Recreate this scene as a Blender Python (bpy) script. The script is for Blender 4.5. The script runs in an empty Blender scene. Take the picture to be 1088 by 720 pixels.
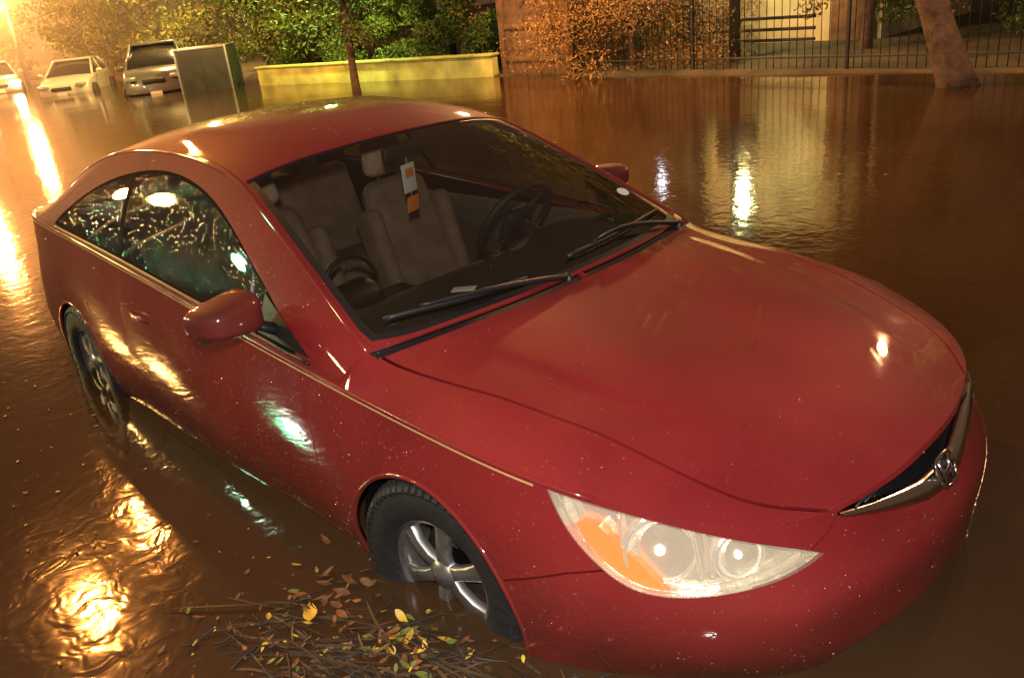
import bpy, bmesh, math, random
import numpy as np
from mathutils import Vector, Matrix
from mathutils.geometry import delaunay_2d_cdt
random.seed(7); rng=np.random.default_rng(7)
scene=bpy.context.scene
COL=bpy.context.collection
WATER=0.20

# ------------------------------------------------------------------ helpers
def link(o,parent=None):
    COL.objects.link(o)
    if parent is not None: o.parent=parent
    return o
def empty(name,loc=(0,0,0),rotz=0,sc=1):
    e=bpy.data.objects.new(name,None); e.location=loc; e.rotation_euler=(0,0,rotz); e.empty_display_size=.1; e.scale=(sc,sc,sc)
    return link(e)
def mesh_obj(name,V,F,mats,parent=None,smooth=True,normals=None,midx=None):
    me=bpy.data.meshes.new(name)
    me.from_pydata([tuple(map(float,v)) for v in V],[],[tuple(int(i) for i in f) for f in F])
    if not isinstance(mats,(list,tuple)): mats=[mats]
    for m in mats: me.materials.append(m)
    if smooth: me.polygons.foreach_set('use_smooth',[True]*len(me.polygons))
    if midx is not None: me.polygons.foreach_set('material_index',list(map(int,midx)))
    me.update()
    if normals is not None:
        me.normals_split_custom_set_from_vertices([tuple(map(float,n)) for n in normals])
    return link(bpy.data.objects.new(name,me),parent)
def node_mat(name):
    m=bpy.data.materials.new(name); m.use_nodes=True
    nt=m.node_tree; b=nt.nodes['Principled BSDF']
    return m,nt,b
def pmat(name,col,rough=.5,metal=0,coat=0,var=0.0,vscale=4,bump=0,bscale=30,emit=None,es=0,spec=.5,coat_rough=.03):
    m,nt,b=node_mat(name)
    b.inputs['Base Color'].default_value=(*col,1); b.inputs['Roughness'].default_value=rough
    b.inputs['Metallic'].default_value=metal; b.inputs['Coat Weight'].default_value=coat
    b.inputs['Coat Roughness'].default_value=coat_rough
    b.inputs['Specular IOR Level'].default_value=spec
    tc=nt.nodes.new('ShaderNodeTexCoord')
    if var>0:
        n=nt.nodes.new('ShaderNodeTexNoise'); n.inputs['Scale'].default_value=vscale; n.inputs['Detail'].default_value=6
        nt.links.new(tc.outputs['Object'],n.inputs['Vector'])
        r=nt.nodes.new('ShaderNodeMapRange'); r.inputs['From Min'].default_value=.3; r.inputs['From Max'].default_value=.7
        r.inputs['To Min'].default_value=1-var; r.inputs['To Max'].default_value=1+var
        nt.links.new(n.outputs['Fac'],r.inputs['Value'])
        mx=nt.nodes.new('ShaderNodeVectorMath'); mx.operation='SCALE'; mx.inputs[0].default_value=col
        nt.links.new(r.outputs[0],mx.inputs['Scale']); nt.links.new(mx.outputs[0],b.inputs['Base Color'])
    if bump>0:
        n=nt.nodes.new('ShaderNodeTexNoise'); n.inputs['Scale'].default_value=bscale; n.inputs['Detail'].default_value=4
        nt.links.new(tc.outputs['Object'],n.inputs['Vector'])
        bp=nt.nodes.new('ShaderNodeBump'); bp.inputs['Strength'].default_value=bump; bp.inputs['Distance'].default_value=.02
        nt.links.new(n.outputs['Fac'],bp.inputs['Height']); nt.links.new(bp.outputs[0],b.inputs['Normal'])
    if emit:
        b.inputs['Emission Color'].default_value=(*emit,1); b.inputs['Emission Strength'].default_value=es
    return m
def glass_mat(name,tint,rough=.02,refl=.04,bump=0,bscale=80,haze=0,hazecol=(.5,.5,.5)):
    m=bpy.data.materials.new(name); m.use_nodes=True; nt=m.node_tree; nt.nodes.clear()
    out=nt.nodes.new('ShaderNodeOutputMaterial'); mix=nt.nodes.new('ShaderNodeMixShader')
    lw=nt.nodes.new('ShaderNodeLayerWeight'); lw.inputs[0].default_value=.5
    pw=nt.nodes.new('ShaderNodeMath');pw.operation='POWER';pw.inputs[1].default_value=4.2
    ma=nt.nodes.new('ShaderNodeMath');ma.operation='MULTIPLY_ADD';ma.inputs[1].default_value=1-refl;ma.inputs[2].default_value=refl
    nt.links.new(lw.outputs['Facing'],pw.inputs[0]);nt.links.new(pw.outputs[0],ma.inputs[0])
    tr=nt.nodes.new('ShaderNodeBsdfTransparent'); tr.inputs[0].default_value=(*tint,1)
    gl=nt.nodes.new('ShaderNodeBsdfGlossy'); gl.inputs['Roughness'].default_value=rough
    nt.links.new(ma.outputs[0],mix.inputs[0])
    if haze>0:
        df=nt.nodes.new('ShaderNodeBsdfDiffuse'); df.inputs[0].default_value=(*hazecol,1)
        m2=nt.nodes.new('ShaderNodeMixShader'); m2.inputs[0].default_value=haze
        nt.links.new(tr.outputs[0],m2.inputs[1]); nt.links.new(df.outputs[0],m2.inputs[2]); nt.links.new(m2.outputs[0],mix.inputs[1])
    else: nt.links.new(tr.outputs[0],mix.inputs[1])
    nt.links.new(gl.outputs[0],mix.inputs[2]); nt.links.new(mix.outputs[0],out.inputs[0])
    if bump>0:
        tc=nt.nodes.new('ShaderNodeTexCoord'); n=nt.nodes.new('ShaderNodeTexVoronoi'); n.inputs['Scale'].default_value=bscale
        nt.links.new(tc.outputs['Object'],n.inputs['Vector'])
        r=nt.nodes.new('ShaderNodeMapRange'); r.inputs['From Max'].default_value=.3; r.inputs['To Min'].default_value=1; r.inputs['To Max'].default_value=0
        nt.links.new(n.outputs['Distance'],r.inputs['Value'])
        bp=nt.nodes.new('ShaderNodeBump'); bp.inputs['Strength'].default_value=bump; bp.inputs['Distance'].default_value=.003
        nt.links.new(r.outputs[0],bp.inputs['Height']); nt.links.new(bp.outputs[0],gl.inputs['Normal'])
    return m
def rbox(name,size,loc,rot=(0,0,0),bev=.02,mat=None,parent=None,seg=3,taper=None):
    bm=bmesh.new(); bmesh.ops.create_cube(bm,size=1)
    for v in bm.verts: v.co=Vector((v.co.x*size[0],v.co.y*size[1],v.co.z*size[2]))
    if taper:
        for v in bm.verts:
            if v.co.z>0: v.co.x*=taper[0]; v.co.y*=taper[1]
    if bev>0: bmesh.ops.bevel(bm,geom=bm.edges[:],offset=bev,segments=seg,profile=.5,affect='EDGES')
    me=bpy.data.meshes.new(name); bm.to_mesh(me); bm.free()
    if mat: me.materials.append(mat)
    me.polygons.foreach_set('use_smooth',[True]*len(me.polygons)) if bev>0 else None
    o=bpy.data.objects.new(name,me); o.location=loc; o.rotation_euler=rot
    return link(o,parent)
def spline(P,n=400,closed=False):
    P=np.array(P,float); d=np.r_[0,np.cumsum(np.maximum(1e-6,np.linalg.norm(np.diff(P,axis=0),axis=1))**.7)]
    N=len(P); A=np.zeros((N,N)); h=np.diff(d); B=np.zeros((N,P.shape[1])); A[0,0]=A[-1,-1]=1
    for i in range(1,N-1):
        A[i,i-1]=h[i-1];A[i,i]=2*(h[i-1]+h[i]);A[i,i+1]=h[i]
        B[i]=6*((P[i+1]-P[i])/h[i]-(P[i]-P[i-1])/h[i-1])
    M=np.linalg.solve(A,B); t=np.linspace(0,d[-1],n); k=np.clip(np.searchsorted(d,t,side='right')-1,0,N-2)
    a=(d[k+1]-t)/h[k]; b=(t-d[k])/h[k]; hh=h[k]
    return a[:,None]*P[k]+b[:,None]*P[k+1]+((a**3-a)[:,None]*M[k]+(b**3-b)[:,None]*M[k+1])*(hh**2)[:,None]/6
def tube(name,pts,r,mat,parent=None,sides=8,flat=None,cap=True):
    P=np.array(pts,float); n=len(P); T=np.gradient(P,axis=0); T/=np.linalg.norm(T,axis=1)[:,None]+1e-12
    rr=np.broadcast_to(np.array(r,float),(n,)); V=[];F=[]
    up=np.array([0,0,1.]) if abs(T[0,2])<.9 else np.array([1.,0,0])
    nrm=up
    for i in range(n):
        nrm=nrm-T[i]*(nrm@T[i]); nrm/=np.linalg.norm(nrm)+1e-12; bn=np.cross(T[i],nrm)
        for k in range(sides):
            a=2*math.pi*k/sides; V.append(P[i]+rr[i]*(math.cos(a)*nrm*(flat or 1)+math.sin(a)*bn))
    for i in range(n-1):
        for k in range(sides):
            k2=(k+1)%sides; F.append((i*sides+k,i*sides+k2,(i+1)*sides+k2,(i+1)*sides+k))
    if cap: F.append(tuple(range(sides-1,-1,-1))); F.append(tuple((n-1)*sides+k for k in range(sides)))
    return mesh_obj(name,V,F,mat,parent)
def lathe(name,prof,mat,parent,axis='y',seg=64,loc=(0,0,0),rot=(0,0,0)):
    V=[];F=[];n=len(prof)
    for k in range(seg):
        a=2*math.pi*k/seg
        for (r,h) in prof: V.append((r*math.cos(a),h,r*math.sin(a)) if axis=='y' else (r*math.cos(a),r*math.sin(a),h))
    for k in range(seg):
        k2=(k+1)%seg
        for i in range(n-1): F.append((k*n+i,k*n+i+1,k2*n+i+1,k2*n+i))
    o=mesh_obj(name,V,F,mat,parent); o.location=loc; o.rotation_euler=rot; return o
def ball(name,r,mat,loc,parent,sc=(1,1,1)):
    bm=bmesh.new();bmesh.ops.create_uvsphere(bm,u_segments=20,v_segments=12,radius=r);me=bpy.data.meshes.new(name);bm.to_mesh(me);bm.free();me.materials.append(mat)
    me.polygons.foreach_set('use_smooth',[True]*len(me.polygons));o=link(bpy.data.objects.new(name,me),parent);o.location=loc;o.scale=sc;return o
class RBF:
    def __init__(s,X,Y):
        X=np.array(X,float);Y=np.array(Y,float)
        key=np.round(X,4); _,ix=np.unique(key,axis=0,return_index=True); X=X[ix];Y=Y[ix]
        n=len(X); r=np.linalg.norm(X[:,None]-X[None],axis=2); A=np.zeros((n+3,n+3)); A[:n,:n]=r**3
        A[:n,:n]+=1e-6*np.eye(n)
        A[:n,n]=1;A[:n,n+1:]=X;A[n,:n]=1;A[n+1:,:n]=X.T
        s.w=np.linalg.solve(A,np.r_[Y,0,0,0]); s.X=X
    def __call__(s,Q):
        Q=np.asarray(Q,float); r=np.linalg.norm(Q[:,None]-s.X[None],axis=2); n=len(s.X)
        return r**3@s.w[:n]+s.w[n]+Q@s.w[n+1:]
def inside(poly,pts):
    x,y=pts[:,0],pts[:,1]; c=np.zeros(len(pts),bool); P=np.asarray(poly); j=len(P)-1
    for i in range(len(P)):
        xi,yi=P[i];xj,yj=P[j]
        if yi!=yj: c^=((yi>y)!=(yj>y))&(x<(xj-xi)*(y-yi)/(yj-yi)+xi)
        j=i
    return c
def resample(poly,sp,closed=True):
    P=np.array(poly,float); 
    if closed: P=np.vstack([P,P[:1]])
    out=[]
    for a,b in zip(P[:-1],P[1:]):
        n=max(1,int(np.linalg.norm(b-a)/sp)); 
        for k in range(n): out.append(a+(b-a)*k/n)
    if not closed: out.append(P[-1])
    return np.array(out)
def ribbon(line,w):
    P=np.array(line,float); T=np.gradient(P,axis=0); T/=np.linalg.norm(T,axis=1)[:,None]
    N=np.stack([-T[:,1],T[:,0]],1); return np.vstack([P+N*w/2,(P-N*w/2)[::-1]])
def build_patch(dom,feats,P,sp):
    polys=[resample(dom,sp*.7)]+[resample(p,sp*.6) for _,p in feats]
    allp=np.vstack(polys); lo=polys[0].min(0);hi=polys[0].max(0)
    gx=np.arange(lo[0]+sp/2,hi[0],sp);gy=np.arange(lo[1]+sp/2,hi[1],sp)
    G=np.stack(np.meshgrid(gx,gy),-1).reshape(-1,2); G=G[inside(polys[0],G)]
    keep=np.ones(len(G),bool)
    for i in range(0,len(G),2000):
        d=np.linalg.norm(G[i:i+2000,None]-allp[None],axis=2).min(1); keep[i:i+2000]=d>sp*.35
    G=G[keep]; verts=[Vector(p) for p in allp]+[Vector(p) for p in G]; edges=[];o=0
    for p in polys:
        n=len(p); edges+=[(o+i,o+(i+1)%n) for i in range(n)]; o+=n
    res=delaunay_2d_cdt(verts,edges,[],0,1e-6)
    V=np.array([tuple(v) for v in res[0]]);F=np.array([f for f in res[2] if len(f)==3])
    c=V[F].mean(1); lab=np.array(['']*len(F),dtype=object); lab[:]='paint'
    for l,p in feats: lab[inside(p,c)]=l
    lab[~inside(polys[0],c)]='none'
    a=V[F[:,1]]-V[F[:,0]];b=V[F[:,2]]-V[F[:,0]]; cr=a[:,0]*b[:,1]-a[:,1]*b[:,0]
    lab[np.abs(cr)<1e-10]='none'; fl=cr<0; F[fl]=F[fl][:,::-1]
    out={}
    for l in set(lab):
        if l in('none','gap','hole'): continue
        f=F[lab==l]; u,inv=np.unique(f,return_inverse=True); out[l]=(V[u],inv.reshape(-1,3))
    return out
def surf_normals(P,uv,e=3e-3):
    a=P(uv+[e,0])-P(uv-[e,0]); b=P(uv+[0,e])-P(uv-[0,e]); n=np.cross(a,b); return n/(np.linalg.norm(n,axis=1)[:,None]+1e-12)
DROPS=[]
def realise(name,pieces,P,sign,cfg,parent,mirror=True):
    for l,(uv,F) in sorted(pieces.items()):
        if l not in cfg: continue
        mat,off,rim=cfg[l][:3]
        N=surf_normals(P,uv)*sign; X=P(uv)-N*off; F2=F if sign>0 else F[:,::-1]
        Vs=[X];Ns=[N];Fs=[F2]
        if mirror:
            M=np.array([1,-1,1]); Vs.append(X*M);Ns.append(N*M);Fs.append(F2[:,::-1]+len(X))
        V=np.vstack(Vs);NN=np.vstack(Ns);FF=np.vstack(Fs)
        mesh_obj(name+'_'+l,V,FF,mat,parent,True,NN)
        if l in('paint','windscreen','side_window') and not name.startswith(('inner','lamp')): DROPS.append((name+('' if l=='paint' else '_glass'),X,N,F2))
        if rim>0:
            E={}
            for t in FF:
                for i in range(3):
                    a,b=int(t[i]),int(t[(i+1)%3]); E[(a,b)]=1
            be=[(a,b) for (a,b) in E if (b,a) not in E and not(abs(V[a,1])<1e-4 and abs(V[b,1])<1e-4)]
            RV=[];RF=[]
            for a,b in be:
                k=len(RV); RV+=[V[a],V[b],V[b]-NN[b]*rim,V[a]-NN[a]*rim]; RF.append((k+1,k,k+3,k+2))
            if RV: mesh_obj(name+'_'+l+'_edge',RV,RF,mat,parent,False)

# ------------------------------------------------------------------ materials
def paint_mat(name='red_paint',crmin=.015,crmax=.09):
    m,nt,b=node_mat(name)
    tc=nt.nodes.new('ShaderNodeTexCoord'); n=nt.nodes.new('ShaderNodeTexNoise'); n.inputs['Scale'].default_value=1.7;n.inputs['Detail'].default_value=8;n.inputs['Distortion'].default_value=.5
    nt.links.new(tc.outputs['Object'],n.inputs['Vector'])
    cr=nt.nodes.new('ShaderNodeValToRGB'); cr.color_ramp.elements[0].position=.3;cr.color_ramp.elements[1].position=.75
    cr.color_ramp.elements[0].color=(.155,.009,.012,1);cr.color_ramp.elements[1].color=(.26,.022,.021,1)
    nt.links.new(n.outputs['Fac'],cr.inputs[0])
    v=nt.nodes.new('ShaderNodeTexNoise'); v.inputs['Scale'].default_value=95;v.inputs['Detail'].default_value=3; nt.links.new(tc.outputs['Object'],v.inputs['Vector'])
    r2=nt.nodes.new('ShaderNodeMapRange'); r2.inputs['From Min'].default_value=.67;r2.inputs['From Max'].default_value=.75;r2.inputs['To Max'].default_value=.35
    nt.links.new(v.outputs['Fac'],r2.inputs['Value'])
    mx=nt.nodes.new('ShaderNodeMix');mx.data_type='RGBA';mx.inputs[7].default_value=(.32,.13,.09,1)
    nt.links.new(r2.outputs[0],mx.inputs[0]);nt.links.new(cr.outputs[0],mx.inputs[6])
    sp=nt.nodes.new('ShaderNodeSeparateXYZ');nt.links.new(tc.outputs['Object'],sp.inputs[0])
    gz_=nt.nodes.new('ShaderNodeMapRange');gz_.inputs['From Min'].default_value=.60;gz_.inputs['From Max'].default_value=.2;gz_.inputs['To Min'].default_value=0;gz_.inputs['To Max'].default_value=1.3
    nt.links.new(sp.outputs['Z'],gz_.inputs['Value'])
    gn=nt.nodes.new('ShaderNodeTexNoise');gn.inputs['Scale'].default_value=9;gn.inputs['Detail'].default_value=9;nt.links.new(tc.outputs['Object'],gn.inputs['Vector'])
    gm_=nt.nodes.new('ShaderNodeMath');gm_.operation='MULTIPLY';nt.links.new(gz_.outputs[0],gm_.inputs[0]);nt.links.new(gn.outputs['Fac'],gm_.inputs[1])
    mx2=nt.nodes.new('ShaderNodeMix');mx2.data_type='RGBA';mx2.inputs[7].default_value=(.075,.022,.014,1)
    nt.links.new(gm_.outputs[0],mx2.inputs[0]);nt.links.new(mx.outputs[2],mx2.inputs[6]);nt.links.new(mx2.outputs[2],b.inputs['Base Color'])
    b.inputs['Metallic'].default_value=0; b.inputs['Roughness'].default_value=.6; b.inputs['Specular IOR Level'].default_value=.12
    b.inputs['Coat Weight'].default_value=1; b.inputs['Coat IOR'].default_value=1.65
    n2=nt.nodes.new('ShaderNodeTexNoise'); n2.inputs['Scale'].default_value=5;n2.inputs['Detail'].default_value=10;n2.inputs['Roughness'].default_value=.7
    nt.links.new(tc.outputs['Object'],n2.inputs['Vector'])
    r=nt.nodes.new('ShaderNodeMapRange'); r.inputs['From Min'].default_value=.35;r.inputs['From Max'].default_value=.7;r.inputs['To Min'].default_value=crmin;r.inputs['To Max'].default_value=crmax
    nt.links.new(n2.outputs['Fac'],r.inputs['Value']); nt.links.new(r.outputs[0],b.inputs['Coat Roughness'])
    return m
PAINT=paint_mat()
PAINTS=paint_mat('red_paint_wet_edge',.10,.20)
HILITE=pmat('gold_pinstripe',(.85,.55,.24),.36,metal=.5)  # gold tone paints the lamp highlight along the shoulder, not a real pinstripe
BLACK=pmat('black_plastic',(.012,.012,.012),.45,bump=.1,bscale=200)
VOID=pmat('dark_inner',(.004,.004,.004),.9,spec=.1)
RUBBER=pmat('tyre_rubber',(.014,.014,.015),.6,var=.3,vscale=20,bump=.2,bscale=60)
ALLOY=pmat('wheel_alloy',(.26,.25,.235),.36,metal=.8,var=.35,vscale=15)
CHROME=pmat('chrome',(.70,.69,.67),.14,metal=1)
REFL=pmat('lamp_reflector',(.80,.75,.63),.22,metal=.7,emit=(1,.84,.58),es=.06,bump=.6,bscale=9)  # faint emission paints a glow into the reflector
REFL2=pmat('lamp_bowl_reflector',(.92,.88,.78),.18,metal=.75,emit=(1,.86,.62),es=.18,bump=.35,bscale=26)  # bowl brightness partly painted in as emission
AMBER=pmat('amber_lens',(.95,.20,.01),.3,coat=.4,emit=(1,.22,.01),es=.45)  # emission added so the amber holds behind the hazy lens
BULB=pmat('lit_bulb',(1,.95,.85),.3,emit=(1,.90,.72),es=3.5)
LENS=glass_mat('lamp_lens',(.97,.96,.92),.03,refl=.07,haze=.085,hazecol=(.9,.85,.72))
GLASS=glass_mat('windscreen_glass',(.60,.62,.58),.012,refl=.12)
SGLASS=glass_mat('side_glass',(.32,.35,.34),.02,refl=.12,bump=.35,bscale=60)
TAIL=pmat('tail_lamp_red',(.35,.01,.01),.12,coat=1)
BEIGE=pmat('seat_cloth',(.52,.34,.20),.8,var=.2,vscale=30,bump=.2,bscale=120)
SEATD=pmat('seat_cloth_dark',(.22,.145,.09),.85,var=.3,vscale=9,bump=.2,bscale=120)
DASH=pmat('dashboard',(.020,.019,.018),.6,bump=.15,bscale=150)
DARKTRIM=pmat('interior_trim',(.11,.08,.06),.7,var=.2)
WHITE=pmat('white_paper',(.75,.73,.68),.6)
ORANGE=pmat('orange_print',(.8,.25,.03),.6)

# ------------------------------------------------------------------ RED COUPE
car=empty('red_coupe')
half=[(2.285,0,.662),(2.273,-.2,.657),(2.238,-.38,.654),(2.185,-.53,.665),(2.085,-.655,.69),(1.93,-.755,.722),(1.73,-.830,.754),(1.35,-.866,.785),
(.9,-.872,.815),(.4,-.873,.855),(0,-.871,.892),(-.4,-.868,.925),(-.9,-.862,.960),(-1.3,-.85,.980),(-1.7,-.825,.985),(-2.05,-.765,.978),(-2.28,-.64,.965),(-2.40,-.40,.957),(-2.44,0,.955)]
h=np.array(half);M=np.array([1,-1,1])
ext=np.vstack([h[3:0:-1]*M,h,h[-2:-5:-1]*M])
D=spline(ext,6000); i0=np.where(np.diff(np.sign(D[:,1]))!=0)[0]
a,b=i0[0]+1,i0[-1]+1; CR=D[a:b].copy(); CR[0,1]=0;CR[-1,1]=0
S=np.r_[0,np.cumsum(np.linalg.norm(np.diff(CR[:,:2],axis=0),axis=1))]; SL=S[-1]
T=np.gradient(D[:,:2],axis=0)[a:b]; T/=np.linalg.norm(T,axis=1)[:,None]
NR=np.stack([-T[:,1],T[:,0]],1)
if NR[0,0]<0: NR=-NR
def cr_at(s):
    s=np.asarray(s); m=np.abs(s); m=np.where(m>SL,2*SL-m,m); 
    x=np.interp(m,S,CR[:,0]);y=np.interp(m,S,CR[:,1]);z=np.interp(m,S,CR[:,2]);nx=np.interp(m,S,NR[:,0]);ny=np.interp(m,S,NR[:,1])
    sg=np.where((s<0)|(s>SL),-1,1); return x,y*sg,z,nx,ny*sg
def s_of_x(x):
    k=(CR[:,1]<-.5); xs=CR[k,0];ss=S[k]; return np.interp(-np.asarray(x),-xs,ss)
def s_of_y_front(y):
    k=CR[:,0]>1.6; return np.interp(-np.asarray(y),-CR[k,1],S[k])
def s_of_y_rear(y):
    k=CR[:,0]<-2.0; yy=CR[k,1];ss=S[k]; return np.interp(np.asarray(y),yy,ss)
ZB=.14
tau=[0,.10,.24,.34,.48,.64,.8,1.0]
prof={
 0:      [0,.018,.052,.078,.084,.078,.062,.0],
 float(s_of_y_front(-.35)):[0,.018,.048,.074,.078,.068,.045,-.03],
 float(s_of_y_front(-.60)):[0,.014,.032,.054,.060,.042,-.002,-.085],
 float(s_of_x(1.85)):[0,.015,.030,.040,.043,.032,.0,-.05],
 float(s_of_x(1.45)):[0,.010,.024,.031,.037,.036,.03,.01],
 float(s_of_x(.9)):[0,.008,.021,.028,.034,.033,.015,-.04],
 float(s_of_x(0)):[0,.008,.021,.028,.034,.033,.018,-.04],
 float(s_of_x(-1.0)):[0,.008,.021,.029,.036,.036,.02,-.035],
 float(s_of_x(-1.5)):[0,.010,.026,.036,.042,.044,.035,.0],
 float(s_of_x(-2.1)):[0,.014,.030,.046,.062,.07,.05,.0],
 float(s_of_y_rear(-.3)):[0,.010,.026,.044,.062,.07,.05,.0], SL:[0,.010,.026,.044,.062,.07,.05,.0]}
X_=[];Y_=[]
for s_,pr in prof.items():
    for t_,o_ in zip(tau,pr):
        for sg in ((1,-1) if s_<.8 else (1,)):
            X_.append((s_*sg*.6,t_));Y_.append(o_)
OFF=RBF(X_,Y_)
def PL(uv):
    uv=np.asarray(uv,float); x,y,zc,nx,ny=cr_at(uv[:,0]); t=(zc-uv[:,1])/(zc-ZB)
    o=OFF(np.stack([uv[:,0]*.6,t],1)); return np.stack([x+nx*o,y+ny*o,uv[:,1]],1)
rail=[(1.0,-.79,.900),(.78,-.752,1.010),(.55,-.712,1.120),(.32,-.672,1.225),(.12,-.640,1.300),(-.1,-.620,1.342),(-.5,-.608,1.362),(-.9,-.615,1.340),(-1.2,-.632,1.285),(-1.5,-.660,1.185),(-1.8,-.690,1.050),(-1.95,-.70,.985)]
RL=spline(rail,2500)
def GSf(uv):
    uv=np.asarray(uv,float);x=uv[:,0]
    k=(CR[:,1]<-.5); zc=np.interp(-x,-CR[k,0],CR[k,2]);yc=np.interp(-x,-CR[k,0],CR[k,1])
    xx=np.clip(x,-1.95,1.0); zr=np.interp(-xx,-RL[:,0],RL[:,2]);yr=np.interp(-xx,-RL[:,0],RL[:,1])
    t=(uv[:,1]-zc)/(zr-zc); y=yc+(yr-yc)*t-.022*4*t*(1-t)
    return np.stack([x,y,uv[:,1]],1)
Wb=[(1.135,0,.925),(1.125,-.3,.924),(1.085,-.55,.920),(1.045,-.70,.911),(1.0,-.79,.900)]
Bb=[(-1.98,0,.998),(-1.975,-.4,.994),(-1.95,-.70,.985)]
Wc=spline([(1.085,.55,.92),(1.125,.3,.924)]+Wb,200); Wc=Wc[Wc[:,1]<=0]; Wc[0,1]=0
Bc=spline([(-1.975,.4,.994)]+Bb,100); Bc=Bc[Bc[:,1]<=0]; Bc[0,1]=0
def sym(pts): 
    out=[]
    for p in pts: out.append(p); out.append((p[0],-p[1],p[2]))
    return out
gt=[(.9,0,1.037),(.67,0,1.152),(.42,0,1.270),(.22,0,1.357),(0,0,1.410),(-.25,0,1.434),(-.55,0,1.438),(-.85,0,1.415),(-1.1,0,1.365),(-1.35,0,1.278),(-1.6,0,1.168),(-1.85,0,1.053),
(.64,.35,1.150),(.19,.35,1.350),(0,.35,1.396),(-.5,.35,1.424),(-1.0,.35,1.376),(-1.55,.35,1.178),(-.1,.53,1.372),(-.5,.53,1.396),(-1.1,.53,1.330)]
pts=sym(gt)+sym([tuple(p) for p in RL[::90]])+sym([tuple(p) for p in Wc[::10]])+sym([tuple(p) for p in Bc[::10]])+sym([tuple(RL[-1]),tuple(RL[0])])
pts=np.array(pts); RG=RBF(pts[:,:2],pts[:,2])
def PG(uv): uv=np.asarray(uv,float); return np.stack([uv[:,0],uv[:,1],RG(uv)],1)
hd=[(2.20,0,.706),(2.05,0,.757),(1.85,0,.806),(1.6,0,.850),(1.35,0,.888),
(2.13,.3,.715),(1.95,.33,.774),(1.6,.35,.852),(1.3,.38,.895),
(2.05,.50,.728),(1.89,.56,.775),(1.63,.60,.830),(1.35,.64,.869),(1.12,.70,.891),
(1.05,.80,.872),(1.45,.78,.828),(1.75,.74,.792)]
td=[(-2.1,0,1.0),(-2.3,0,.995),(-2.1,.5,.992),(-2.28,.4,.985),(-2.40,0,.98)]
pts=sym(hd)+sym(td)+sym([tuple(p) for p in CR[::100]]+[tuple(CR[-1])])+sym([tuple(p) for p in Wc[::10]])+sym([tuple(p) for p in Bc[::10]])+sym([tuple(RL[-1]),tuple(RL[0])])
pts=np.array(pts); RD=RBF(pts[:,:2],pts[:,2])
def PD(uv):
    uv=np.asarray(uv,float); z=RD(uv); x=uv[:,0];ya=np.abs(uv[:,1])
    # pressed power-lines that run from the screen corners toward the grille
    yl=np.interp(x,[1.1,1.6,2.0,2.2],[.56,.49,.39,.30]); k=np.clip((x-1.12)/.15,0,1)*np.clip((2.2-x)/.35,0,1)
    d=(ya-yl); z=z+k*.0065*np.where(d>0,np.exp(-(d/.035)**2),np.exp(-(d/.22)**2))
    return np.stack([uv[:,0],uv[:,1],z],1)

sl=np.linspace(0,SL,300); topz=cr_at(sl)[2]
domL=np.vstack([np.stack([sl,topz],1),[[SL,ZB],[0,ZB]]])
def xz(l): return [(float(s_of_x(x)),z) for x,z in l]
def yzf(l): return [(float(s_of_y_front(y)),z) for y,z in l]
def arch(cx,cz,r): return [(float(s_of_x(cx+r*math.cos(a))),cz+r*math.sin(a)) for a in np.linspace(0,2*math.pi,64,endpoint=False)]
def s_of_xy(x,y):
    d=(CR[:,0]-x)**2+(CR[:,1]-y)**2; return float(S[np.argmin(d)])
HLp=[(1.735,-.83,.742),(1.86,-.79,.722),(2.0,-.72,.690),(2.12,-.62,.648),(2.20,-.52,.602),(2.23,-.465,.572),(2.19,-.53,.553),(2.11,-.64,.533),(2.0,-.73,.522),(1.93,-.77,.533),(1.86,-.80,.578),(1.79,-.82,.652)]
HL=[(s_of_xy(x,y),z) for x,y,z in HLp]
HLs=spline(HL[:6],40); HLs2=spline(HL[5:]+[HL[0]],50); HLpoly=np.vstack([HLs,HLs2[1:-1]])
AM=[(s_of_xy(1.805,-.818),.668),(s_of_xy(1.855,-.80),.665),(s_of_xy(1.945,-.765),.585),(s_of_xy(2.01,-.73),.515),(s_of_xy(1.93,-.77),.52),(s_of_xy(1.86,-.80),.565)]
gr_top=yzf([(0,.648),(-.2,.644),(-.40,.645)]); gr_bot=yzf([(-.40,.636),(-.30,.610),(-.2,.588),(-.1,.566),(0,.556)])
GR=gr_top+gr_bot
low=yzf([(0,.30),(-.3,.30),(-.42,.275),(-.45,.19),(0,.19)])
AF=(1.28,.268,.352); AR=(-1.43,.270,.348)
gaps=[ribbon(spline(xz([(.745,.86),(.765,.70),(.80,.45),(.80,.2)]),30),.007),
 ribbon(spline(xz([(-.66,.97),(-.70,.75),(-.70,.5),(-.64,.2)]),30),.007),
 ribbon(xz([(1.87,.570),(1.78,.540),(1.58,.440)]),.006),
 ribbon(np.array([(s_of_xy(2.21,-.50),.588),(float(s_of_y_front(-.44)),.612),(float(s_of_y_front(-.40)),.638)]),.006),
 ribbon(xz([(-2.0,1.0),(-2.02,.75),(-1.98,.66),(-1.78,.58)]),.006),
 ribbon(xz([(.80,.245),(0,.238),(-.64,.245)]),.006)]
TLp=[(float(s_of_x(-2.08)),.93),(float(s_of_x(-2.10)),.77),(float(s_of_y_rear(-.50)),.76),(float(s_of_y_rear(-.42)),.86),(float(s_of_y_rear(-.45)),.93)]
feats=[('gap',g) for g in gaps]+[('tail_lamp',TLp),('hole',low),('hole',GR),('lamp_lens',HLpoly),('hole',arch(*AF)),('hole',arch(*AR))]
PCL=build_patch(domL,feats,PL,.022)
LSIGN=-1 if surf_normals(PL,np.array([[s_of_x(0),.6]]))[0,1]>0 else 1
realise('side',PCL,PL,LSIGN,{'paint':(PAINT,0,.012),'lamp_lens':(LENS,-.002,.004),'tail_lamp':(TAIL,0,.0)},car)
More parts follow.
